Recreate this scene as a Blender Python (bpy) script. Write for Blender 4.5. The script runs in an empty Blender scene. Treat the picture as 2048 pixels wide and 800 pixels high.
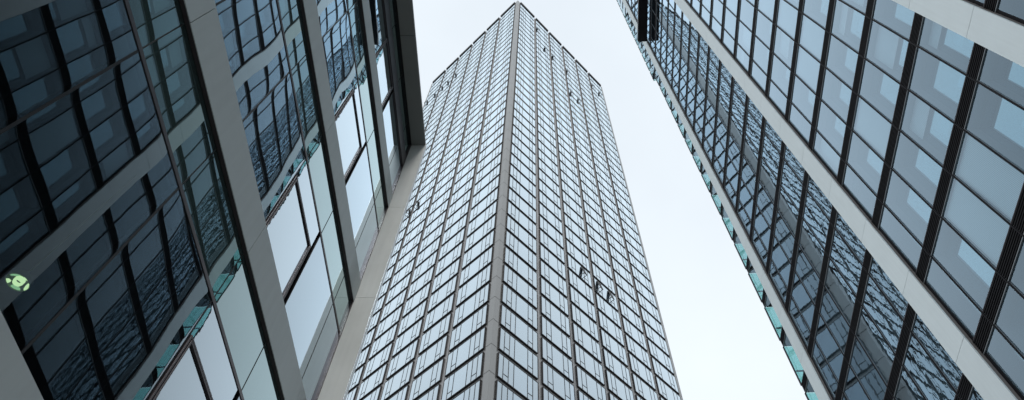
import bpy, math, random
from mathutils import Vector, Matrix

random.seed(7)
C = bpy.context.scene.collection
EYE = 1.6

# ------------------------------------------------------------------ camera
CAM = ((0.99838974, 0.05672669, 0.0),
       (-0.05015965, 0.88280991, 0.46704462),
       (0.0264939, -0.46629255, 0.88423375))      # rows: world x, y, z; columns: image right, image down, forward
FPX, PX, PY = 1335.0, 1024.0, 340.0
cam_data = bpy.data.cameras.new('camera')
cam = bpy.data.objects.new('camera', cam_data)
C.objects.link(cam)
cam.matrix_world = Matrix(((CAM[0][0], -CAM[0][1], -CAM[0][2], 0),
                           (CAM[1][0], -CAM[1][1], -CAM[1][2], 0),
                           (CAM[2][0], -CAM[2][1], -CAM[2][2], EYE),
                           (0, 0, 0, 1)))
cam_data.sensor_width = 36
cam_data.lens = FPX / 2048 * 36
cam_data.shift_y = -60 / 2048
cam_data.clip_start = 0.05
cam_data.clip_end = 5000
bpy.context.scene.camera = cam


def project(p):
    x, y, z = p[0], p[1], p[2] - EYE
    v = [CAM[0][j] * x + CAM[1][j] * y + CAM[2][j] * z for j in range(3)]
    if v[2] < 0.1:
        return None
    return PX + FPX * v[0] / v[2], PY + FPX * v[1] / v[2]


def screen_area(pts):
    q = [project(p) for p in pts]
    if any(a is None for a in q):
        return 0
    cx = sum(a[0] for a in q) / len(q)
    cy = sum(a[1] for a in q) / len(q)
    q = [(min(max(a[0], 0), 2048), min(max(a[1], 0), 800)) for a in q]
    s = 0
    for i in range(len(q)):
        a, b = q[i], q[(i + 1) % len(q)]
        s += a[0] * b[1] - b[0] * a[1]
    return abs(s) / 2


# ------------------------------------------------------------------ materials
def new_mat(name):
    m = bpy.data.materials.new(name)
    m.use_nodes = True
    nt = m.node_tree
    for n in list(nt.nodes):
        nt.nodes.remove(n)
    out = nt.nodes.new('ShaderNodeOutputMaterial')
    return m, nt, out


def N(nt, kind, **kw):
    n = nt.nodes.new(kind)
    for k, v in kw.items():
        if k in n.inputs:
            n.inputs[k].default_value = v
        else:
            setattr(n, k, v)
    return n


def math_node(nt, op, a, b=None):
    n = nt.nodes.new('ShaderNodeMath')
    n.operation = op
    for i, v in enumerate((a, b)):
        if v is None:
            continue
        if isinstance(v, (int, float)):
            n.inputs[i].default_value = v
        else:
            nt.links.new(v, n.inputs[i])
    return n.outputs[0]


def solid(name, col, rough=0.6, metal=0.0, var=0.12, scale=1.5, streak=0.0, bump=0.0, spec=0.5):
    """painted metal or stone panel with blotches and vertical streaks of weathering"""
    m, nt, out = new_mat(name)
    L = nt.links.new
    p = N(nt, 'ShaderNodeBsdfPrincipled', Roughness=rough, Metallic=metal)
    p.inputs['Specular IOR Level'].default_value = spec
    tc = nt.nodes.new('ShaderNodeTexCoord')
    no = N(nt, 'ShaderNodeTexNoise', Scale=scale, Detail=6.0, Roughness=0.6)
    L(tc.outputs['Object'], no.inputs['Vector'])
    mp = nt.nodes.new('ShaderNodeMapping')
    mp.inputs['Scale'].default_value = (9, 9, 0.5)
    L(tc.outputs['Object'], mp.inputs['Vector'])
    st = N(nt, 'ShaderNodeTexNoise', Scale=1.0, Detail=4.0)
    L(mp.outputs[0], st.inputs['Vector'])
    geo = nt.nodes.new('ShaderNodeNewGeometry')
    a = math_node(nt, 'MULTIPLY', math_node(nt, 'SUBTRACT', no.outputs[0], 0.5), var * 2)
    b = math_node(nt, 'MULTIPLY', math_node(nt, 'SUBTRACT', st.outputs[0], 0.5), streak * 2)
    c = math_node(nt, 'MULTIPLY', math_node(nt, 'SUBTRACT', geo.outputs['Random Per Island'], 0.5), var * 0.5)
    s = math_node(nt, 'ADD', math_node(nt, 'ADD', math_node(nt, 'ADD', a, b), c), 1.0)
    mx = nt.nodes.new('ShaderNodeVectorMath')
    mx.operation = 'SCALE'
    mx.inputs[0].default_value = col
    L(s, mx.inputs['Scale'])
    L(mx.outputs[0], p.inputs['Base Color'])
    r = math_node(nt, 'ADD', math_node(nt, 'MULTIPLY', no.outputs[0], 0.2), rough - 0.1)
    L(r, p.inputs['Roughness'])
    if bump:
        bn = N(nt, 'ShaderNodeTexNoise', Scale=60.0, Detail=3.0)
        L(tc.outputs['Object'], bn.inputs['Vector'])
        bb = N(nt, 'ShaderNodeBump', Strength=0.4, Distance=bump)
        L(bn.outputs[0], bb.inputs['Height'])
        L(bb.outputs[0], p.inputs['Normal'])
    L(p.outputs[0], out.inputs[0])
    return m


def glass(name, f0, power, refl=(0.86, 0.94, 1.0), trans=None, back=None, wave=0.001, wscale=0.8,
          stretch=(1, 1, 1), pillow=0.0, ripple=0.0, rscale=6.0, rough=0.0, gain=None, vary=0):
    """coated facade glass: mirror layer over clear tinted glass (trans) or an opaque backing (back)"""
    m, nt, out = new_mat(name)
    L = nt.links.new
    tc = nt.nodes.new('ShaderNodeTexCoord')
    geo = nt.nodes.new('ShaderNodeNewGeometry')
    off = math_node(nt, 'MULTIPLY', geo.outputs['Random Per Island'], 57.0)
    comb = nt.nodes.new('ShaderNodeCombineXYZ')
    L(off, comb.inputs[0])
    L(off, comb.inputs[2])
    add = nt.nodes.new('ShaderNodeVectorMath')
    add.operation = 'ADD'
    mp = nt.nodes.new('ShaderNodeMapping')
    mp.inputs['Scale'].default_value = stretch
    L(tc.outputs['Object'], mp.inputs['Vector'])
    L(mp.outputs[0], add.inputs[0])
    L(comb.outputs[0], add.inputs[1])
    no = N(nt, 'ShaderNodeTexNoise', Scale=wscale, Detail=1.0, Roughness=0.35)
    L(add.outputs[0], no.inputs['Vector'])
    h = math_node(nt, 'MULTIPLY', no.outputs[0], wave)
    if ripple:
        n2 = N(nt, 'ShaderNodeTexNoise', Scale=rscale, Detail=1.0, Roughness=0.4)
        L(add.outputs[0], n2.inputs['Vector'])
        h = math_node(nt, 'ADD', h, math_node(nt, 'MULTIPLY', n2.outputs[0], ripple))
    if pillow:
        uv = nt.nodes.new('ShaderNodeUVMap')
        sp = nt.nodes.new('ShaderNodeSeparateXYZ')
        L(uv.outputs[0], sp.inputs[0])
        hu = math_node(nt, 'MULTIPLY', sp.outputs[0], math_node(nt, 'SUBTRACT', 1.0, sp.outputs[0]))
        hv = math_node(nt, 'MULTIPLY', sp.outputs[1], math_node(nt, 'SUBTRACT', 1.0, sp.outputs[1]))
        pl = math_node(nt, 'POWER', math_node(nt, 'MAXIMUM', math_node(nt, 'MULTIPLY', math_node(nt, 'MULTIPLY', hu, hv), 16.0), 0.0), 0.6)
        sgn = math_node(nt, 'SUBTRACT', geo.outputs['Random Per Island'], 0.35)
        h = math_node(nt, 'ADD', h, math_node(nt, 'MULTIPLY', math_node(nt, 'MULTIPLY', pl, sgn), pillow))
    bump = N(nt, 'ShaderNodeBump', Strength=1.0, Distance=1.0)
    L(h, bump.inputs['Height'])
    g = N(nt, 'ShaderNodeBsdfGlossy', Roughness=rough)
    g.inputs['Color'].default_value = (*refl, 1)
    L(bump.outputs[0], g.inputs['Normal'])
    lw = N(nt, 'ShaderNodeLayerWeight', Blend=0.5)
    fac = math_node(nt, 'POWER', lw.outputs['Facing'], power)       # Facing = 1 - cos
    fac = math_node(nt, 'ADD', math_node(nt, 'MULTIPLY', fac, gain or 1 - f0), f0)
    fac = math_node(nt, 'MINIMUM', fac, 0.96)
    mix = nt.nodes.new('ShaderNodeMixShader')
    L(fac, mix.inputs[0])
    if trans:
        t = nt.nodes.new('ShaderNodeBsdfTransparent')
        t.inputs['Color'].default_value = (*trans, 1)
        L(t.outputs[0], mix.inputs[1])
    else:
        d = nt.nodes.new('ShaderNodeBsdfDiffuse')
        if vary:
            vm = nt.nodes.new('ShaderNodeVectorMath')
            vm.operation = 'SCALE'
            vm.inputs[0].default_value = back
            rr = math_node(nt, 'POWER', geo.outputs['Random Per Island'], 3.0)
            L(math_node(nt, 'ADD', math_node(nt, 'MULTIPLY', rr, vary), 0.5), vm.inputs['Scale'])
            L(vm.outputs[0], d.inputs['Color'])
        else:
            d.inputs['Color'].default_value = (*back, 1)
        L(d.outputs[0], mix.inputs[1])
    L(g.outputs[0], mix.inputs[2])
    L(mix.outputs[0], out.inputs[0])
    return m


M = dict(
    stone=solid('pale_stone_cladding', (0.79, 0.85, 0.85), 0.55, var=0.07, scale=0.8, streak=0.06, bump=0.001),
    band=solid('grey_panel_cladding', (0.50, 0.54, 0.54), 0.5, var=0.09, scale=1.6, streak=0.10, bump=0.001),
    fin=solid('light_grey_fin_cladding', (0.58, 0.59, 0.565), 0.5, var=0.12, scale=1.4, streak=0.10, bump=0.001),
    trim=solid('bright_aluminium_trim', (0.75, 0.77, 0.78), 0.35, 0.2, var=0.04),
    joint=solid('joint_shadow_seal', (0.03, 0.03, 0.03), 0.8),
    black=solid('black_metal', (0.012, 0.011, 0.013), 0.45, var=0.2, spec=0.3),
    louvre=solid('charcoal_louvre_metal', (0.010, 0.009, 0.011), 0.6, 0.0, var=0.15, spec=0.15),
    frame=solid('dark_bronze_frame', (0.075, 0.062, 0.066), 0.4, 0.4, var=0.1),
    frame_pale=solid('grey_metal_bead', (0.22, 0.23, 0.24), 0.4, 0.4, var=0.1),
    reveal=solid('brown_grey_reveal', (0.20, 0.18, 0.17), 0.55, var=0.08, scale=2),
    soffit=solid('dark_soffit_panel', (0.33, 0.335, 0.32), 0.6, var=0.10, scale=0.9, streak=0.02),
    tower_frame=solid('tower_grey_aluminium', (0.36, 0.35, 0.345), 0.42, 0.35, var=0.08, scale=0.3),
    tower_corner=solid('tower_corner_panel', (0.27, 0.265, 0.255), 0.32, 0.6, var=0.06, scale=0.25, streak=0.05),
    tower_dark=solid('tower_window_surround', (0.02, 0.018, 0.02), 0.5, var=0.1),
    tower_bar=solid('tower_window_bar', (0.035, 0.04, 0.045), 0.45, 0.2, var=0.05),
    ceiling=solid('white_ceiling', (0.45, 0.46, 0.46), 0.8, var=0.05),
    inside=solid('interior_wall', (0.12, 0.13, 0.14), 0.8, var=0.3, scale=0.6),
    blind=solid('white_roller_blind', (0.62, 0.64, 0.65), 0.8, var=0.04, scale=30),
    asphalt=solid('asphalt', (0.05, 0.05, 0.052), 0.85, var=0.2, scale=2, bump=0.004),
    paving=solid('paving_slabs', (0.22, 0.215, 0.20), 0.8, var=0.15, scale=2, bump=0.003),
    kerb=solid('kerb_stone', (0.3, 0.3, 0.29), 0.7),
    line=solid('road_paint', (0.75, 0.75, 0.73), 0.6),
    earth=solid('city_ground', (0.12, 0.12, 0.115), 0.9, scale=0.1),
    g_right=glass('right_facade_glass', 0.02, 2.4, gain=1.45, refl=(0.68, 0.85, 0.98), trans=(0.58, 0.72, 0.78), wave=0.0014, wscale=0.8,
                  stretch=(1, 1, 0.55), pillow=0.0012, ripple=0.00034, rscale=5.0),
    g_corner=glass('right_corner_glass', 0.05, 2.2, refl=(0.80, 0.93, 1.0), trans=(0.58, 0.92, 0.90), wave=0.0012, wscale=0.8, pillow=0.001),
    g_inner=glass('inner_glazing', 0.30, 0.8, refl=(0.80, 0.95, 1.0), back=(0.08, 0.10, 0.11), wave=0.0004),
    g_left=glass('left_facade_glass', 0.01, 3.5, gain=2.4, refl=(0.76, 0.90, 1.0), trans=(0.30, 0.46, 0.52), wave=0.0050, wscale=0.6,
                 pillow=0.007, ripple=0.00010, rscale=4.0),
    g_green=glass('left_spandrel_glass', 0.02, 3.0, gain=1.65, refl=(0.74, 0.92, 0.95), back=(0.035, 0.06, 0.058), wave=0.0022, wscale=0.8, pillow=0.002),
    g_open=glass('left_window_glass', 0.03, 2.6, gain=2.0, refl=(0.80, 0.92, 1.0), trans=(0.4, 0.6, 0.62), wave=0.002, wscale=0.9, pillow=0.002, ripple=0.0001, rscale=9.0),
    g_tower=glass('tower_glass', 0.05, 1.7, gain=1.5, refl=(0.85, 0.945, 1.0), back=(0.045, 0.065, 0.085), vary=3.0, wave=0.0035, wscale=0.35, pillow=0.002),
)


# ------------------------------------------------------------------ mesh helpers
class MB:
    def __init__(self):
        self.v, self.f, self.uv, self.sm = [], [], [], []

    def quad(self, a, b, c, d):
        n = len(self.v)
        self.v += [a, b, c, d]
        self.f.append((n, n + 1, n + 2, n + 3))
        self.uv += [(0, 0), (1, 0), (1, 1), (0, 1)]

    def pane(self, x0, x1, z0, z1, y):      # faces +y
        self.quad((x1, y, z0), (x0, y, z0), (x0, y, z1), (x1, y, z1))

    def box(self, x0, x1, y0, y1, z0, z1):
        x0, x1 = min(x0, x1), max(x0, x1)
        y0, y1 = min(y0, y1), max(y0, y1)
        z0, z1 = min(z0, z1), max(z0, z1)
        n = len(self.v)
        self.v += [(x0, y0, z0), (x1, y0, z0), (x1, y1, z0), (x0, y1, z0), (x0, y0, z1), (x1, y0, z1), (x1, y1, z1), (x0, y1, z1)]
        for q in ((0, 3, 2, 1), (4, 5, 6, 7), (0, 1, 5, 4), (1, 2, 6, 5), (2, 3, 7, 6), (3, 0, 4, 7)):
            self.f.append(tuple(n + i for i in q))
            self.uv += [(0, 0), (1, 0), (1, 1), (0, 1)]
        return self

    def frame(self, x0, x1, z0, z1, y0, y1, w):
        self.box(x0, x0 + w, y0, y1, z0, z1)
        self.box(x1 - w, x1, y0, y1, z0, z1)
        self.box(x0 + w, x1 - w, y0, y1, z0, z0 + w)
        self.box(x0 + w, x1 - w, y0, y1, z1 - w, z1)
        return self

    def poly(self, pts):
        n = len(self.v)
        self.v += pts
        self.f.append(tuple(range(n, n + len(pts))))
        self.uv += [(0, 0)] * len(pts)

    def prism(self, outline, z0, z1):
        n = len(outline)
        self.poly([(x, y, z0) for x, y in reversed(outline)])
        self.poly([(x, y, z1) for x, y in outline])
        for i in range(n):
            a, b = outline[i], outline[(i + 1) % n]
            self.poly([(a[0], a[1], z0), (b[0], b[1], z0), (b[0], b[1], z1), (a[0], a[1], z1)])
        return self

    def rot(self, fn):
        self.v = [fn(p) for p in self.v]
        return self

    def join(self, other, fn=None):
        n = len(self.v)
        self.v += [fn(p) for p in other.v] if fn else other.v
        self.f += [tuple(n + i for i in q) for q in other.f]
        self.uv += other.uv
        return self

    def mesh(self, name, mat, bevel=0):
        me = bpy.data.meshes.new(name)
        me.from_pydata(self.v, [], self.f)
        me.materials.append(mat)
        uvl = me.uv_layers.new(name='UVMap')
        flat = [c for uv in self.uv for c in uv]
        uvl.data.foreach_set('uv', flat)
        me.update()
        return me

    def build(self, name, mat, parent=None, bevel=0):
        o = bpy.data.objects.new(name, self.mesh(name, mat))
        C.objects.link(o)
        if parent:
            o.parent = parent
        if bevel:
            b = o.modifiers.new('bevel', 'BEVEL')
            b.width = bevel
            b.segments = 2
            b.limit_method = 'ANGLE'
        return o


def thing(name, label, cat, loc=(0, 0, 0), rz=0, group=None):
    o = bpy.data.objects.new(name, None)
    C.objects.link(o)
    o.location = loc
    o.rotation_euler = (0, 0, rz)
    o['label'] = label
    o['category'] = cat
    if group:
        o['group'] = group
    return o


def world_fn(loc, rz):
    c, s = math.cos(rz), math.sin(rz)
    return lambda p: (loc[0] + c * p[0] - s * p[1], loc[1] + s * p[0] + c * p[1], loc[2] + p[2])


def lift(mesh, name, parent, x=0, y=0, z=0, rz=0):
    o = bpy.data.objects.new(name, mesh)
    C.objects.link(o)
    o.parent = parent
    o.location = (x, y, z)
    o.rotation_euler = (0, 0, rz)
    return o


# ================================================================== RIGHT BUILDING
KR = 1.345
TR_ = 0.12455
DR = 10 * KR
rloc = (math.cos(TR_) * DR, -math.sin(TR_) * DR, 0)
rrot = math.pi / 2 - TR_
right = thing('office_building', 'dark glass office block with pale stone piers and black louvred floor bands, on the right',
              'office building', rloc, rrot)
W = world_fn(rloc, rrot)
G = 1.014                       # the glass stands a little behind the pier fronts
X = lambda s: s * KR
Z = lambda h: EYE + h * KR
GY = -0.19
PIERS = [(21.02, 20.20), (13.05, 12.18), (5.38, 4.62), (-2.45, -3.25), (-10.3, -11.1)]
END = 22.15
NF = 40
FL = [12.74 + 2.745 * k for k in range(-5, NF - 5)]         # tops of the louvred bands, in facade units above the eye
floors = [h for h in FL if Z(h) > 2.5]
ztop = Z(floors[-1]) + 0.3
S_MIN = -19.0
verts = []
bays = [(21.02, 13.05, 6), (12.18 + 0.2, 4.9, 6), (4.62, -2.85, 6), (-3.25, -10.7, 6), (-11.1, -18.5, 6)]
xs_all = []
# vertical mullion positions in each bay
MUL = [[20.2 * G, 19.1 + .1, 17.85, 16.52, 15.2, 13.9, 13.0],
       [12.3, 11.26, 10.02, 8.77, 7.52, 6.26, 5.2],
       [4.7, 3.76, 2.51, 1.26, 0.01, -1.24, -2.5],
       [-3.2, -4.0, -5.25, -6.5, -7.75, -9.0, -10.3],
       [-11.1, -11.75, -13.0, -14.25, -15.5, -16.75, -18.6]]

# piers, with an open joint at every floor
zbounds = [Z(-1.0)] + [Z(h + 0.28) for h in floors] + [ztop + 0.6]
for (a, b) in PIERS:
    mb = MB()
    for i in range(len(zbounds) - 1):
        z0, z1 = zbounds[i], zbounds[i + 1]
        mb.box(X(a), X(b), -0.055, 0, z0 + 0.009, z1 - 0.009)
    p = mb.build('pier', M['stone'], right)
    MB().box(X(a) - 0.012, X(b) + 0.012, -0.165, -0.058, Z(-1.1), ztop + 0.5).build('joint_backing', M['joint'], p)
    mb = MB()
    for i in range(len(zbounds) - 1):
        z0, z1 = zbounds[i], zbounds[i + 1]
        for q in (b, a):
            d = 0.014 if q == b else -0.014
            x0 = X(q)
            mb.box(x0 + (0.002 if q == b else -0.002), x0 + d, -0.175, -0.06, z0 + 0.009, z1 - 0.009)
    mb.build('reveal', M['reveal'], p)
    MB().box(X(b) - 0.10, X(b) + 0.010, -0.235, -0.178, Z(-1.1), ztop + 0.4).build('edge_frame', M['louvre'], p)
    MB().box(X(a) - 0.010, X(a) + 0.08, -0.235, -0.178, Z(-1.1), ztop + 0.4).build('edge_frame', M['louvre'], p)

# louvred floor bands
band_h = 0.40 * KR
for h in floors:
    z1 = Z(h * 1.007)
    z0 = z1 - band_h
    mb = MB()
    for (a, b) in ((END - .03, S_MIN),):
        mb.box(X(a), X(b), -0.24, -0.172, z0, z1)
    o = mb.build('floor_band', M['black'], right)
    sl = MB()
    n = 6
    for i in range(n):
        zz = z0 + (i + 0.3) * (z1 - z0) / n
        sl.box(X(END - .05), X(S_MIN), -0.172, -0.145, zz, zz + 0.036)
    sl.build('louvre', M['louvre'], o)
    MB().box(X(END - .03), X(S_MIN), -0.235, -0.150, z0 - 0.050, z0 - 0.022).build('bead', M['frame_pale'], o)
    MB().box(X(END - .03), X(S_MIN), -0.235, -0.150, z1 + 0.003, z1 + 0.03).build('bead', M['frame'], o)

# vertical mullions
for bi, ml in enumerate(MUL):
    for s in ml[1:-1]:
        mb = MB()
        x = X(s)
        mb.box(x - 0.024, x + 0.024, -0.235, -0.135, Z(-1.1), ztop)
        o = mb.build('mullion', M['louvre'], right)
        MB().box(x - 0.040, x - 0.026, -0.235, -0.165, Z(-1.1), ztop).build('bead', M['frame_pale'], o)

# panes: the hundred that show largest are parts of their own
panes = []
for bi, ml in enumerate(MUL):
    for j in range(len(ml) - 1):
        a, b = ml[j], ml[j + 1]
        for k in range(len(floors)):
            z1t = Z(floors[k] * 1.007) - band_h - 0.03
            z0t = Z(floors[k - 1] * 1.007) + 0.02 if k else Z(-1.1)
            x0, x1 = X(b), X(a)
            pts = [W(q) for q in ((x0, GY, z0t), (x1, GY, z0t), (x1, GY, z1t), (x0, GY, z1t))]
            panes.append((screen_area(pts), x0, x1, z0t, z1t, bi, j, k))
panes.sort(key=lambda t: -t[0])
rest = MB()
inner_specs = []
for i, (ar, x0, x1, z0t, z1t, bi, j, k) in enumerate(panes):
    mb = MB() if i < 100 else rest
    mb.pane(x0 + 0.01, x1 - 0.01, z0t, z1t, GY)
    if i < 100:
        mb.build('window_pane', M['g_right'], right)
    inner_specs.append((x0, x1, z0t, z1t, bi, j, k))
o = rest.build('window_pane', M['g_right'], right)
o['kind'] = 'stuff'

# interior of the right building: box windows with a second pane, ceilings and blinds behind them
rnd = random.Random(3)
YI = -0.62
inner, headm, jambm, blindm, slabm = MB(), MB(), MB(), MB(), MB()
for h in floors:
    z1 = Z(h * 1.007)
    slabm.box(X(20.6), X(S_MIN), -7.0, -0.26, z1 - band_h + 0.02, z1 - 0.02)
for (x0, x1, z0t, z1t, bi, j, k) in inner_specs:
    if bi >= 4 or bi == 0:
        continue
    inner.pane(x0, x1, z0t + 0.02, z1t - 0.02, YI)
    jambm.box(x0 - 0.02, x0 + 0.03, YI, -0.26, z0t, z1t)
    if (j in (2, 3) and bi == 1 and rnd.random() < 0.6) or (bi != 1 and rnd.random() < 0.2):
        blindm.pane(x0 + 0.05, x1 - 0.05, z0t + 0.03, z1t - 0.03, -0.30)
    elif rnd.random() < 0.35:
        blindm.pane(x0 + 0.05, x1 - 0.05, z1t - (z1t - z0t) * rnd.uniform(0.2, 0.75), z1t - 0.03, -0.52)
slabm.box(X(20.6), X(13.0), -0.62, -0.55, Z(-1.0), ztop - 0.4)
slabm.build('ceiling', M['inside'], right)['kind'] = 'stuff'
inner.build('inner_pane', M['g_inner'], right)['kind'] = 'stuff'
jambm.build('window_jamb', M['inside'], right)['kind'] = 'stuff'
mstripe, nt, out = new_mat('ribbed_blind')
p = N(nt, 'ShaderNodeBsdfPrincipled', Roughness=0.8)
tc = nt.nodes.new('ShaderNodeTexCoord')
wv = N(nt, 'ShaderNodeTexWave', Scale=5.5, Distortion=0.0)
wv.bands_direction = 'X'
nt.links.new(tc.outputs['Object'], wv.inputs['Vector'])
rp = nt.nodes.new('ShaderNodeMapRange')
rp.inputs['To Min'].default_value = 0.50
rp.inputs['To Max'].default_value = 0.78
nt.links.new(wv.outputs['Fac'], rp.inputs['Value'])
nt.links.new(rp.outputs[0], p.inputs['Base Color'])
nt.links.new(p.outputs[0], out.inputs[0])
blindm.build('blind', mstripe, right)['kind'] = 'stuff'
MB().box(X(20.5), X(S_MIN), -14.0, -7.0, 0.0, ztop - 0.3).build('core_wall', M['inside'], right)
MB().box(X(END), X(S_MIN), -14.0, -0.26, ztop, ztop + 0.4).build('roof', M['soffit'], right)
MB().box(X(S_MIN) - 0.3, X(S_MIN), -14.0, 0, 0.0, ztop).build('side_wall', M['band'], right)

# glazed end bay beyond the last pier, with clear teal glass round the corner
notch = Z(60.5)
for k in range(len(floors)):
    z1t = Z(floors[k] * 1.007) - band_h - 0.03
    z0t = Z(floors[k - 1] * 1.007) + 0.02 if k else Z(-1.1)
    xe = X(END) if z1t < notch else X(END + 0.55)
    mb = MB()
    mb.pane(X(20.9), xe, z0t, z1t, GY)
    mb.quad((xe, GY, z0t), (xe, GY, z1t), (xe, -5.5, z1t), (xe, -5.5, z0t))
    c = mb.build('corner_window', M['g_corner'], right)
    fr = MB()
    fr.box(xe - 0.03, xe + 0.03, GY - 0.03, GY + 0.05, z0t, z1t)
    # interior transom half way up the end glazing
    fr.box(xe - 0.10, xe - 0.01, -5.5, GY - 0.05, z0t + 1.05, z0t + 1.10)
    fr.build('frame', M['frame'], c)
    sb = MB()
    sb.box(X(20.7), xe - 0.02, -7.0, -0.26, z1t + 0.05, z1t + 0.42)
    sb.build('floor_slab', M['louvre'], c)
mb = MB()
mb.box(X(END), X(END + 0.55), -3.0, -0.10, notch - 0.3, notch)
mb.build('corner_soffit', M['black'], right)

# black projecting ledge high on the facade
zl = Z(63.8)
o = MB().box(X(20.08), X(S_MIN), -0.05, 1.14, zl, zl + 0.45).build('ledge', M['black'], right)
MB().box(X(20.08) - 0.01, X(S_MIN), 1.143, 1.17, zl - 0.02, zl + 0.5).build('edge_trim', M['frame'], o)

# ================================================================== LEFT BUILDING
KL = 0.343
TL_ = 0.0738
DL = 10 * KL
lloc = (-math.cos(TL_) * DL, math.sin(TL_) * DL, 0)
lrot = math.atan2(-math.cos(TL_), -math.sin(TL_))
left = thing('office_building', 'office block with grey panel bands, wavy mirror glass and dark roof overhang, on the left',
             'office building', lloc, lrot)
WL = world_fn(lloc, lrot)
XL = lambda s: -s * KL
ZL = lambda h: EYE + h * KL
GL = -0.055
H_SOF = 48.7
S0, S1 = -36.0, 23.3
joints = [13.15 + 4.05 * i for i in range(-12, 3)]
joints = [s for s in joints if S0 < s < S1 - 1]
bands = [(7.6, 9.55), (18.95, 20.75), (28.85, 30.55), (38.85, 40.45)]
seams = [13.15 + 8.1 * i for i in range(-6, 2)]
for (h0, h1) in bands:
    mb = MB()
    ss = [S0] + [s for s in seams if S0 < s < S1] + [S1 - 0.03]
    for i in range(len(ss) - 1):
        mb.box(XL(ss[i]) - 0.004, XL(ss[i + 1]) + 0.004, -0.035, 0, ZL(h0), ZL(h1))
    o = mb.build('cladding_band', M['band'], left)
    MB().box(XL(S0), XL(S1 - .05), -0.13, -0.038, ZL(h0) + 0.006, ZL(h1) - 0.006).build('backing', M['black'], o)
    MB().box(XL(S0), XL(S1 - .05), -0.052, -0.008, ZL(h0) - 0.010, ZL(h0) - 0.003).build('drip_edge', M['frame'], o)

# storeys: vision glass, bronze transom, green spandrel glass
tr = [(9.55, 16.35, 16.5, 18.95), (20.75, 26.2, 26.35, 28.85), (30.55, 36.1, 36.25, 38.85), (40.45, 44.9, 46.4, H_SOF)]
tr.insert(0, (-4.2, 5.0, 5.2, 7.6))
ends = [S0] + joints + [S1]
for fi, (h0, t0, t1, h1) in enumerate(tr):
    y0 = -0.13
    o = MB().box(XL(S0), XL(S1), y0, -0.046 if fi < 4 else -0.02, ZL(t0), ZL(t1)).build('transom', M['frame'], left)
    for i in range(len(ends) - 1):
        a, b = ends[i], ends[i + 1]
        if not (fi > 0 and abs(a - 13.15) < 0.1):
            mb = MB()
            mb.pane(XL(b) + 0.008, XL(a) - 0.008, ZL(h0) - 0.02, ZL(t0), GL)
            mb.build('window_pane', M['g_left'], left)
        mb = MB()
        mb.pane(XL(b) + 0.006, XL(a) - 0.006, ZL(t1), ZL(h1), GL)
        mb.build('spandrel_pane', M['g_green'], left)
    for s in joints:
        wj = 0.024 if s < 13 else 0.010
        MB().box(XL(s) - wj / 2, XL(s) + wj / 2, -0.13, -0.050, ZL(h0), ZL(t0)).build('mullion', M['black'], left)
        MB().box(XL(s) - 0.006, XL(s) + 0.006, -0.13, -0.051, ZL(t1), ZL(h1)).build('mullion', M['joint'], left)

# opening windows with heavy bronze frames, one per storey
OPEN = [(9.9, 14.85), (20.38, 24.75), (30.5, 34.95), (40.35, 44.75)]
for (fi, (a0, a1)) in enumerate(OPEN, start=1):
    h0, t0, t1, h1 = tr[fi]
    a0 = max(a0, h0 - 0.45)
    xa, xb = XL(16.85), XL(13.2)
    z0, z1 = ZL(a0), ZL(a1)
    o = MB().frame(xa, xb, z0, z1, -0.12, -0.036, 0.024).build('opening_window', M['frame'], left, bevel=0.002)
    mb = MB().frame(xa + 0.026, xb - 0.026, z0 + 0.026, z1 - 0.026, -0.11, -0.047, 0.010)
    mb.build('gasket', M['black'], o)
    mb = MB().frame(xa + 0.037, xb - 0.037, z0 + 0.037, z1 - 0.037, -0.10, -0.030, 0.024)
    mb.build('sash', M['frame'], o, bevel=0.002)
    mb = MB()
    mb.pane(xa + 0.058, xb - 0.058, z0 + 0.058, z1 - 0.058, -0.052)
    mb.build('glass', M['g_open'], o)
    mb = MB()
    mb.pane(xa - 0.03, xb, z1, ZL(t0), GL)
    mb.build('fixed_pane', M['g_open'], left)
    if z0 > ZL(h0) + 0.02:
        mb = MB()
        mb.pane(xa - 0.03, xb, ZL(h0), z0, GL)
        mb.build('fixed_pane', M['g_open'], left)

# fin at the end and dark roof overhang
PRJ = 1.12 * KL
mb = MB()
fz = [ZL(-4.2), ZL(8.6), ZL(18.6), ZL(29.2), ZL(38.9), ZL(H_SOF)]
for i in range(len(fz) - 1):
    mb.box(XL(S1), XL(S1) - 0.11, -0.13, PRJ, fz[i] + 0.003, fz[i + 1] - 0.003)
o = mb.build('end_fin', M['fin'], left)
MB().box(XL(S1) - 0.004, XL(S1) - 0.106, -0.12, PRJ - 0.004, fz[0], fz[-1]).build('joint_backing', M['joint'], o)
MB().box(XL(S1) - 0.0, XL(S1) - 0.112, PRJ + 0.002, PRJ + 0.012, fz[0], fz[-1] + 0.1).build('edge_trim', M['trim'], o)
MB().box(XL(S1) + 0.003, XL(S1) + 0.03, -0.13, -0.01, fz[0], fz[-1]).build('edge_frame', M['frame'], o)
mb = MB()
ss = [S0, -11, -2.8, 5.2, 14.2, S1]
for i in range(len(ss) - 1):
    mb.box(XL(ss[i]) - 0.006, XL(ss[i + 1]) + 0.006, -0.02, PRJ, ZL(H_SOF), ZL(H_SOF) + 0.10)
o = mb.build('roof_overhang', M['soffit'], left)
MB().box(XL(S0), XL(S1) - 0.11, -0.15, PRJ - 0.01, ZL(H_SOF) + 0.103, ZL(H_SOF) + 0.16).build('capping', M['frame'], o)
MB().box(XL(S0), XL(S1), -0.06, 0.0, ZL(H_SOF) - 0.035, ZL(H_SOF) - 0.003).build('shadow_gap', M['black'], o)

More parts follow.
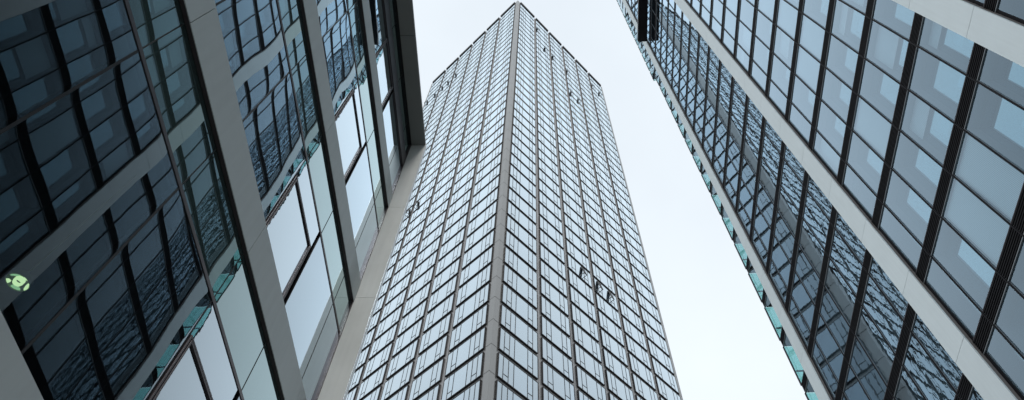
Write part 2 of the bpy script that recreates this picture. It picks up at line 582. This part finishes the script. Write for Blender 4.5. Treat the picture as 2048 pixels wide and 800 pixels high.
# body behind the glass
mb = MB()
for (h0, h1) in bands + [(H_SOF - 0.8, H_SOF)]:
    mb.box(XL(S0), XL(S1) + 0.05, -5.0, -0.16, ZL(h0 + 0.3) - 0.12, ZL(h0 + 0.3) + 0.3)
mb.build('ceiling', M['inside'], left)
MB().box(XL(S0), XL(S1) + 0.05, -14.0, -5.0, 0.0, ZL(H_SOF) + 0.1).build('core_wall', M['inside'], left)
MB().box(XL(S1) - 0.10, XL(S1) - 0.003, -14.0, -0.14, 0.0, ZL(H_SOF) + 0.1).build('end_wall', M['fin'], left)
MB().box(XL(S0), XL(S0) + 0.3, -14.0, 0.0, 0.0, ZL(H_SOF) + 0.1).build('side_wall', M['band'], left)
MB().box(XL(S0), XL(S1), -14.0, -0.16, ZL(H_SOF) + 0.11, ZL(H_SOF) + 0.2).build('roof', M['soffit'], left)

# ------------------------------------------------------------------ round ceiling lamp behind the left glass
ray = Vector((-0.58039, 0.51895, 0.62757))
nL = Vector((-math.cos(TL_), math.sin(TL_), 0))
t = (DL + 1.05) / ray.dot(nL)
lp = ray * t + Vector((0, 0, EYE))
R = 0.5 * 38 / FPX * (ray.length * t) * 1.0
lamp = thing('ceiling_lamp', 'small round lit lamp glowing behind the dark glass at the far left', 'lamp', lp)


def emit(name, col, s):
    m, nt, out = new_mat(name)
    e = N(nt, 'ShaderNodeEmission', Strength=s)
    e.inputs[0].default_value = (*col, 1)
    nt.links.new(e.outputs[0], out.inputs[0])
    return m


def lathe(profile, n=40):
    mb = MB()
    for i in range(n):
        a0, a1 = 2 * math.pi * i / n, 2 * math.pi * (i + 1) / n
        for (r0, z0), (r1, z1) in zip(profile, profile[1:]):
            mb.poly([(r0 * math.cos(a0), r0 * math.sin(a0), z0), (r1 * math.cos(a0), r1 * math.sin(a0), z1),
                     (r1 * math.cos(a1), r1 * math.sin(a1), z1), (r0 * math.cos(a1), r0 * math.sin(a1), z0)])
    return mb


m_bulb = emit('lamp_warm_glow', (0.97, 1.0, 0.45), 1.7)
m_ring = emit('lamp_greenish_glow', (0.55, 0.80, 0.35), 1.1)
m_shade = solid('lamp_green_metal', (0.10, 0.16, 0.08), 0.3, 0.6, spec=0.6)
lathe([(0.001, 0.05), (R * 0.9, 0.05), (R, 0.0), (R * 0.98, -0.02), (R * 0.9, 0.03), (0.001, 0.03)]).build('shade', m_shade, lamp)
lathe([(R * 0.20, 0.0), (R * 0.36, -0.03), (R * 0.42, -0.01), (R * 0.42, 0.02)]).build('inner_ring', m_bulb, lamp)
for i, (a0, a1, r0, r1) in enumerate([(10, 75, .62, .92), (95, 150, .55, .9), (170, 200, .6, .95), (235, 300, .55, .85), (322, 350, .6, .9)]):
    mb = MB()
    seg = 8
    for q in range(seg):
        b0, b1 = math.radians(a0 + (a1 - a0) * q / seg), math.radians(a0 + (a1 - a0) * (q + 1) / seg)
        w0 = math.sin(math.pi * (q + 0.0) / seg) * 0.5 + 0.5
        w1 = math.sin(math.pi * (q + 1.0) / seg) * 0.5 + 0.5
        ra0, ra1 = R * (r1 - (r1 - r0) * w0), R * (r1 - (r1 - r0) * w1)
        mb.poly([(ra0 * math.cos(b0), ra0 * math.sin(b0), -0.005), (R * r1 * math.cos(b0), R * r1 * math.sin(b0), -0.015),
                 (R * r1 * math.cos(b1), R * r1 * math.sin(b1), -0.015), (ra1 * math.cos(b1), ra1 * math.sin(b1), -0.005)])
    mb.build('reflector_petal', m_ring if i % 2 else m_bulb, lamp)
lathe([(0.008, 0.05), (0.008, ZL(18.9) - lp.z)], 10).build('stem', m_shade, lamp)

# ================================================================== TOWER
KT = 56.0
az = math.radians(-1.33)
TT = -0.746
tloc = (math.sin(az) * KT, math.cos(az) * KT, 0)
trot = math.atan2(math.cos(TT), math.sin(TT))
tower = thing('skyscraper', 'tall square skyscraper in the middle, corner forward, with a regular grid of framed mirror windows', 'skyscraper', tloc, trot)
WT = world_fn(tloc, trot)
SIDE = 0.785 * KT
ZTOP = EYE + 4.11 * KT
ROW = 0.0795 * KT
NR = 51
GAP = 0.60
U = KT
cols = [(0.0195 * U, 0.142 * U, True)] + [((0.124 * k + 0.033) * U, (0.124 * k + 0.142) * U, False) for k in range(1, 6)]
cols[-1] = (cols[-1][0], 0.770 * U, False)
PT = 0.27     # how far the windows stand out from the grid


# face 0: the left one (y = 0, outward +y); face 1: the right one (x = 0, outward -x); faces 2, 3 away from the camera
def face_fn(k):
    if k == 0:
        return lambda p: p
    if k == 1:
        return lambda p: (-p[1], -p[0], p[2]) if False else (-p[1], p[0] - 0.0, p[2])
    if k == 2:
        return lambda p: (p[0], -SIDE - p[1], p[2])
    return lambda p: (SIDE + p[1], p[0], p[2])


# core with recessed wall
MB().box(0.30, SIDE - 0.3, -SIDE + 0.3, -0.30, 0, ZTOP - 1.0).build('core_wall', M['tower_frame'], tower)


def col_face(k, i):
    a, b, first = cols[i]
    return a, b


# grid: piers and spandrels, per face
def grid(k):
    mb = MB()
    edges = [0.012 * U] + [c[0] for c in cols] + [cols[-1][1], SIDE - 0.006 * U]
    for i in range(6):
        a = cols[i][1]
        b = cols[i + 1][0] if i < 5 else SIDE - 0.45
        yield a, b


def on_face(mb, k):
    """map face coordinates (t from the near ridge, outward y, z) onto the tower"""
    if k == 0:
        f = lambda p: p
    elif k == 1:
        f = lambda p: (-p[1], -p[0], p[2])
    elif k == 2:
        f = lambda p: (p[0], -SIDE - p[1], p[2])
    else:
        f = lambda p: (SIDE + p[1], -p[0], p[2])
    mb.v = [f(p) for p in mb.v]
    if k in (1, 2):
        out = []
        uv = []
        j = 0
        for q in mb.f:
            n = len(q)
            out.append(tuple(reversed(q)))
            uv += list(reversed(mb.uv[j:j + n]))
            j += n
        mb.f, mb.uv = out, uv
    return mb


for k in range(4):
    for (a, b) in grid(k):
        mb = MB().box(a, b, -0.28, 0.0, 0, ZTOP - 0.35)
        mb.box(a + (b - a) * 0.38, a + (b - a) * 0.62, 0.003, 0.05, 0, ZTOP - 0.2)
        on_face(mb, k).build('pier', M['tower_frame'], tower)
    # spandrels, one per floor, butted between the piers
    for r in range(NR + 1):
        if k > 1 and r > 0:
            continue
        mb = MB()
        rows = [r] if k < 2 else range(NR + 1)
        for rr in rows:
            zc = ZTOP - rr * ROW
            for (a, b, first) in cols:
                mb.box(a + 0.002, b - 0.002, -0.28, -0.003, zc - GAP + 0.002, zc - 0.002)
        on_face(mb, k).build('spandrel', M['tower_frame'], tower)


def win_layout(w, first):
    if first:
        fr = [.12, .13, .13, .345, .13, .145]
        tb = [1, 4]
    else:
        fr = [.155, .16, .37, .16, .155]
        tb = [1, 3]
    xs, x = [], 0
    for f in fr:
        xs.append((x * w, (x + f) * w))
        x += f
    return xs, tb


H_W = ROW - GAP


def window_meshes(w, first):
    """local x 0..w, y outward from the grid, z 0..H_W"""
    g = MB()
    xs, tb = win_layout(w, first)
    b = 0.055
    for i, (x0, x1) in enumerate(xs):
        if i in tb:
            zt = H_W * 0.25
            g.pane(x0 + b, x1 - b, 0.06, zt - b, PT - 0.03)
            g.pane(x0 + b, x1 - b, zt + b, H_W - 0.06, PT - 0.03)
        else:
            g.pane(x0 + b, x1 - b, 0.06, H_W - 0.06, PT - 0.03)
    s = MB()                                   # dark surround standing out from the wall
    s.frame(0, w, 0, H_W, -0.20, PT, 0.09)
    s.box(0.075, w - 0.075, -0.2, PT - 0.06, 0.075, H_W - 0.075)
    br = MB().frame(0.076, w - 0.076, 0.076, H_W - 0.076, PT - 0.055, PT - 0.025, 0.03)
    for i, (x0, x1) in enumerate(xs[:-1]):
        br.box(x1 - b, x1 + b, PT - 0.055, PT - 0.008, 0.076, H_W - 0.076)
    for i in tb:
        br.box(xs[i][0] + b, xs[i][1] - b, PT - 0.055, PT - 0.008, H_W * 0.25 - b, H_W * 0.25 + b)
    return g, s, br


def mirror_x(mb, w):
    mb.v = [(w - p[0], p[1], p[2]) for p in mb.v]
    out, uv, j = [], [], 0
    for q in mb.f:
        n = len(q)
        out.append(tuple(reversed(q)))
        uv += list(reversed(mb.uv[j:j + n]))
        j += n
    mb.f, mb.uv = out, uv
    return mb


wins = []
for k in range(4):
    for ci, (a, b, first) in enumerate(cols):
        for r in range(NR):
            z0 = ZTOP - (r + 1) * ROW
            c = [(a, PT, z0), (b, PT, z0), (b, PT, z0 + H_W), (a, PT, z0 + H_W)]
            if k == 0:
                pts = [WT(p) for p in c]
            else:
                pts = [WT((-p[1], -p[0], p[2])) for p in c]
            wins.append((screen_area(pts) if k < 2 else -1, k, ci, r, z0))
wins.sort(key=lambda t: -t[0])
cache = {}
restg, rests, restb = MB(), MB(), MB()


def shift(mb, dx, dz):
    n = MB()
    n.v = [(p[0] + dx, p[1], p[2] + dz) for p in mb.v]
    n.f = list(mb.f)
    n.uv = list(mb.uv)
    return n


for i, (ar, k, ci, r, z0) in enumerate(wins):
    a, b, first = cols[ci]
    key = (round(b - a, 3), first)
    if key not in cache:
        cache[key] = window_meshes(b - a, first)
    g, s, br = cache[key]
    G_, S_, B_ = [on_face(shift(m_, a, z0), k) for m_ in (g, s, br)]
    if i < 100:
        o = S_.build('window', M['tower_dark'], tower)
        G_.build('glass', M['g_tower'], o)
        B_.build('glazing_bar', M['tower_bar'], o)
    else:
        restg.join(G_)
        rests.join(S_)
        restb.join(B_)
o = rests.build('window', M['tower_dark'], tower)
o['kind'] = 'stuff'
restg.build('glass', M['g_tower'], o)['kind'] = 'stuff'
restb.build('glazing_bar', M['tower_bar'], o)['kind'] = 'stuff'

# ridge pillars: chamfered, one length per floor with an open joint
def corner(cx, cy, sx, sy, name='corner_pillar'):
    mb = MB()
    bk = MB()
    q = 0.0195 * U - 0.02
    p0 = 0.14
    for r in range(-1, NR + 1):
        z0 = ZTOP - (r + 1) * ROW + 0.04
        z1 = ZTOP - r * ROW - 0.04 if r >= 0 else ZTOP + 0.9
        if r < 0:
            z0 = ZTOP + 0.015
        z0 = max(z0, 0)
        out = [(q, 0.02), (q * 0.74, 0.02), (q * 0.74, p0), (-p0 * 0.0 + 0.05, p0), (-p0, p0), (-p0, 0.05)]
        # L shaped plan, the ridge itself at (-p0, p0)
        pl = [(-p0, p0), (-p0, -q * 0.74), (-0.02, -q * 0.74), (-0.02, -q), (0.28, -q), (0.28, -0.28), (q, -0.28), (q, 0.02), (q * 0.74, 0.02), (q * 0.74, p0)]
        pts = [(cx + sx * x, cy - sy * -y if False else cy + sy * y) for x, y in pl]
        if sx * sy < 0:
            pts = pts[::-1]
        mb.prism(pts, z0, z1)
    mb.build(name, M['tower_corner'], tower)


corner(0, 0, 1, 1)
corner(SIDE, 0, -1, 1)
corner(0, -SIDE, 1, -1)
corner(SIDE, -SIDE, -1, -1)
# parapet rail
for k in range(4):
    mb = MB()
    for (a, b, first) in cols:
        mb.box(a, b, -0.35, 0.50, ZTOP - 0.02, ZTOP + 1.3)
    on_face(mb, k).build('parapet', M['tower_dark'], tower)
MB().box(0.4, SIDE - 0.4, -SIDE + 0.4, -0.4, ZTOP - 0.98, ZTOP - 0.5).build('roof', M['tower_frame'], tower)

# opened window sashes
SASH = [(1, 2.50, 30.66), (1, 3.11, 30.59), (1, 3.54, 30.69), (1, 1.05, 2.19), (1, 1.55, 5.16), (1, 2.09, 5.11), (1, 3.06, 5.03),
        (1, 3.14, 9.78), (1, 3.61, 9.99), (1, 5.05, 2.15), (1, 5.6, 2.09),
        (0, 3.7, 23.31), (0, 4.12, 23.64), (0, 3.76, 4.64), (0, 4.31, 4.74), (0, 4.72, 4.5), (0, 5.25, 4.59), (0, 5.8, 4.54)]
for k, tt, rr in SASH:
    t0 = (tt * 0.124 + 0.038) * U
    r = math.floor(rr)
    z0 = ZTOP - (r + 1) * ROW + H_W * 0.25
    w, h = 0.66, H_W * 0.66
    a = math.radians(13)

    def swing(p, a=a, z0=z0, t0=t0, h=h):
        # top hung: the foot swings out
        z = p[2] - h
        return (t0 + p[0], PT + 0.06 + p[1] * math.cos(a) - z * math.sin(a), z0 + h + z * math.cos(a) + p[1] * math.sin(a))
    fm = MB().frame(-w / 2, w / 2, 0, h, -0.06, 0.06, 0.11)
    fm.box(-w / 2 + 0.11, w / 2 - 0.11, -0.03, 0.03, 0.11, h - 0.11)
    fm.v = [swing(p) for p in fm.v]
    # stay arms on both sides at the foot
    for q in (-w / 2 - 0.03, w / 2 + 0.03):
        fm.box(t0 + q - 0.03, t0 + q + 0.03, PT - 0.05, PT + 0.05 + h * math.sin(a), z0 + 0.10, z0 + 0.22)
    on_face(fm, k).build('open_sash', M['tower_dark'], tower)

# ================================================================== GROUND AND STREET
def structure(o, kind='structure'):
    o['kind'] = kind
    return o


mb = MB()
mb.quad((-1500, -1500, -0.14), (1500, -1500, -0.14), (1500, 1500, -0.14), (-1500, 1500, -0.14))
structure(mb.build('ground', M['earth']))
mb = MB()
mb.quad((2.2, -300, -0.136), (8.8, -300, -0.136), (8.8, 46, -0.136), (2.2, 46, -0.136))
structure(mb.build('road', M['asphalt']))
structure(MB().box(-30, 2.0, -300, 300, -0.132, 0.0).build('pavement', M['paving']))
structure(MB().box(9.0, 40, -300, 300, -0.132, 0.0).build('pavement', M['paving']))
structure(MB().box(2.003, 2.2, -300, 46, -0.13, 0.012).build('kerb', M['kerb']))
structure(MB().box(8.8, 8.997, -300, 46, -0.13, 0.012).build('kerb', M['kerb']))
mb = MB()
for i in range(-40, 6):
    mb.quad((5.43, i * 6, -0.132), (5.57, i * 6, -0.132), (5.57, i * 6 + 3, -0.132), (5.43, i * 6 + 3, -0.132))
structure(mb.build('road_marking', M['line']))

# ================================================================== LIGHT
SUN_EL, SUN_AZ = math.radians(50), math.radians(172)      # azimuth clockwise from +y: behind the camera, to the right
w = bpy.data.worlds.new('World')
bpy.context.scene.world = w
w.use_nodes = True
nt = w.node_tree
for n in list(nt.nodes):
    nt.nodes.remove(n)
L = nt.links.new
out = nt.nodes.new('ShaderNodeOutputWorld')
bg = nt.nodes.new('ShaderNodeBackground')
bg.inputs['Strength'].default_value = 0.1
sky = nt.nodes.new('ShaderNodeTexSky')
sky.sky_type = 'NISHITA'
sky.sun_disc = False
sky.sun_elevation = SUN_EL
sky.sun_rotation = SUN_AZ
sky.air_density = 1.0
sky.dust_density = 2.0
tc = nt.nodes.new('ShaderNodeTexCoord')
no = N(nt, 'ShaderNodeTexNoise', Scale=1.6, Detail=5.0, Roughness=0.5)
L(tc.outputs['Generated'], no.inputs['Vector'])
ramp = nt.nodes.new('ShaderNodeMapRange')
ramp.inputs['From Min'].default_value = 0.3
ramp.inputs['From Max'].default_value = 0.7
ramp.inputs['To Min'].default_value = 0.78
ramp.inputs['To Max'].default_value = 0.95
L(no.outputs[0], ramp.inputs['Value'])
mix = nt.nodes.new('ShaderNodeMix')
mix.data_type = 'RGBA'
mix.inputs['B'].default_value = (10.1, 10.95, 11.6, 1)       # thin bright overcast veil
L(ramp.outputs[0], mix.inputs['Factor'])
L(sky.outputs[0], mix.inputs['A'])
L(mix.outputs['Result'], bg.inputs['Color'])
L(bg.outputs[0], out.inputs[0])

sd = bpy.data.lights.new('sun', 'SUN')
sd.energy = 1.4
sd.angle = math.radians(14)
sd.color = (1.0, 0.98, 0.95)
so = bpy.data.objects.new('sun', sd)
C.objects.link(so)
d = Vector((math.sin(SUN_AZ) * math.cos(SUN_EL), math.cos(SUN_AZ) * math.cos(SUN_EL), math.sin(SUN_EL)))
so.rotation_euler = d.to_track_quat('Z', 'Y').to_euler()

sc = bpy.context.scene
sc.render.engine = 'CYCLES'
sc.cycles.max_bounces = 10
sc.cycles.glossy_bounces = 6
sc.cycles.transparent_max_bounces = 12
sc.cycles.diffuse_bounces = 3
sc.view_settings.view_transform = 'Standard'
sc.view_settings.look = 'None'
sc.view_settings.exposure = 0.0
sc.view_settings.gamma = 1.0
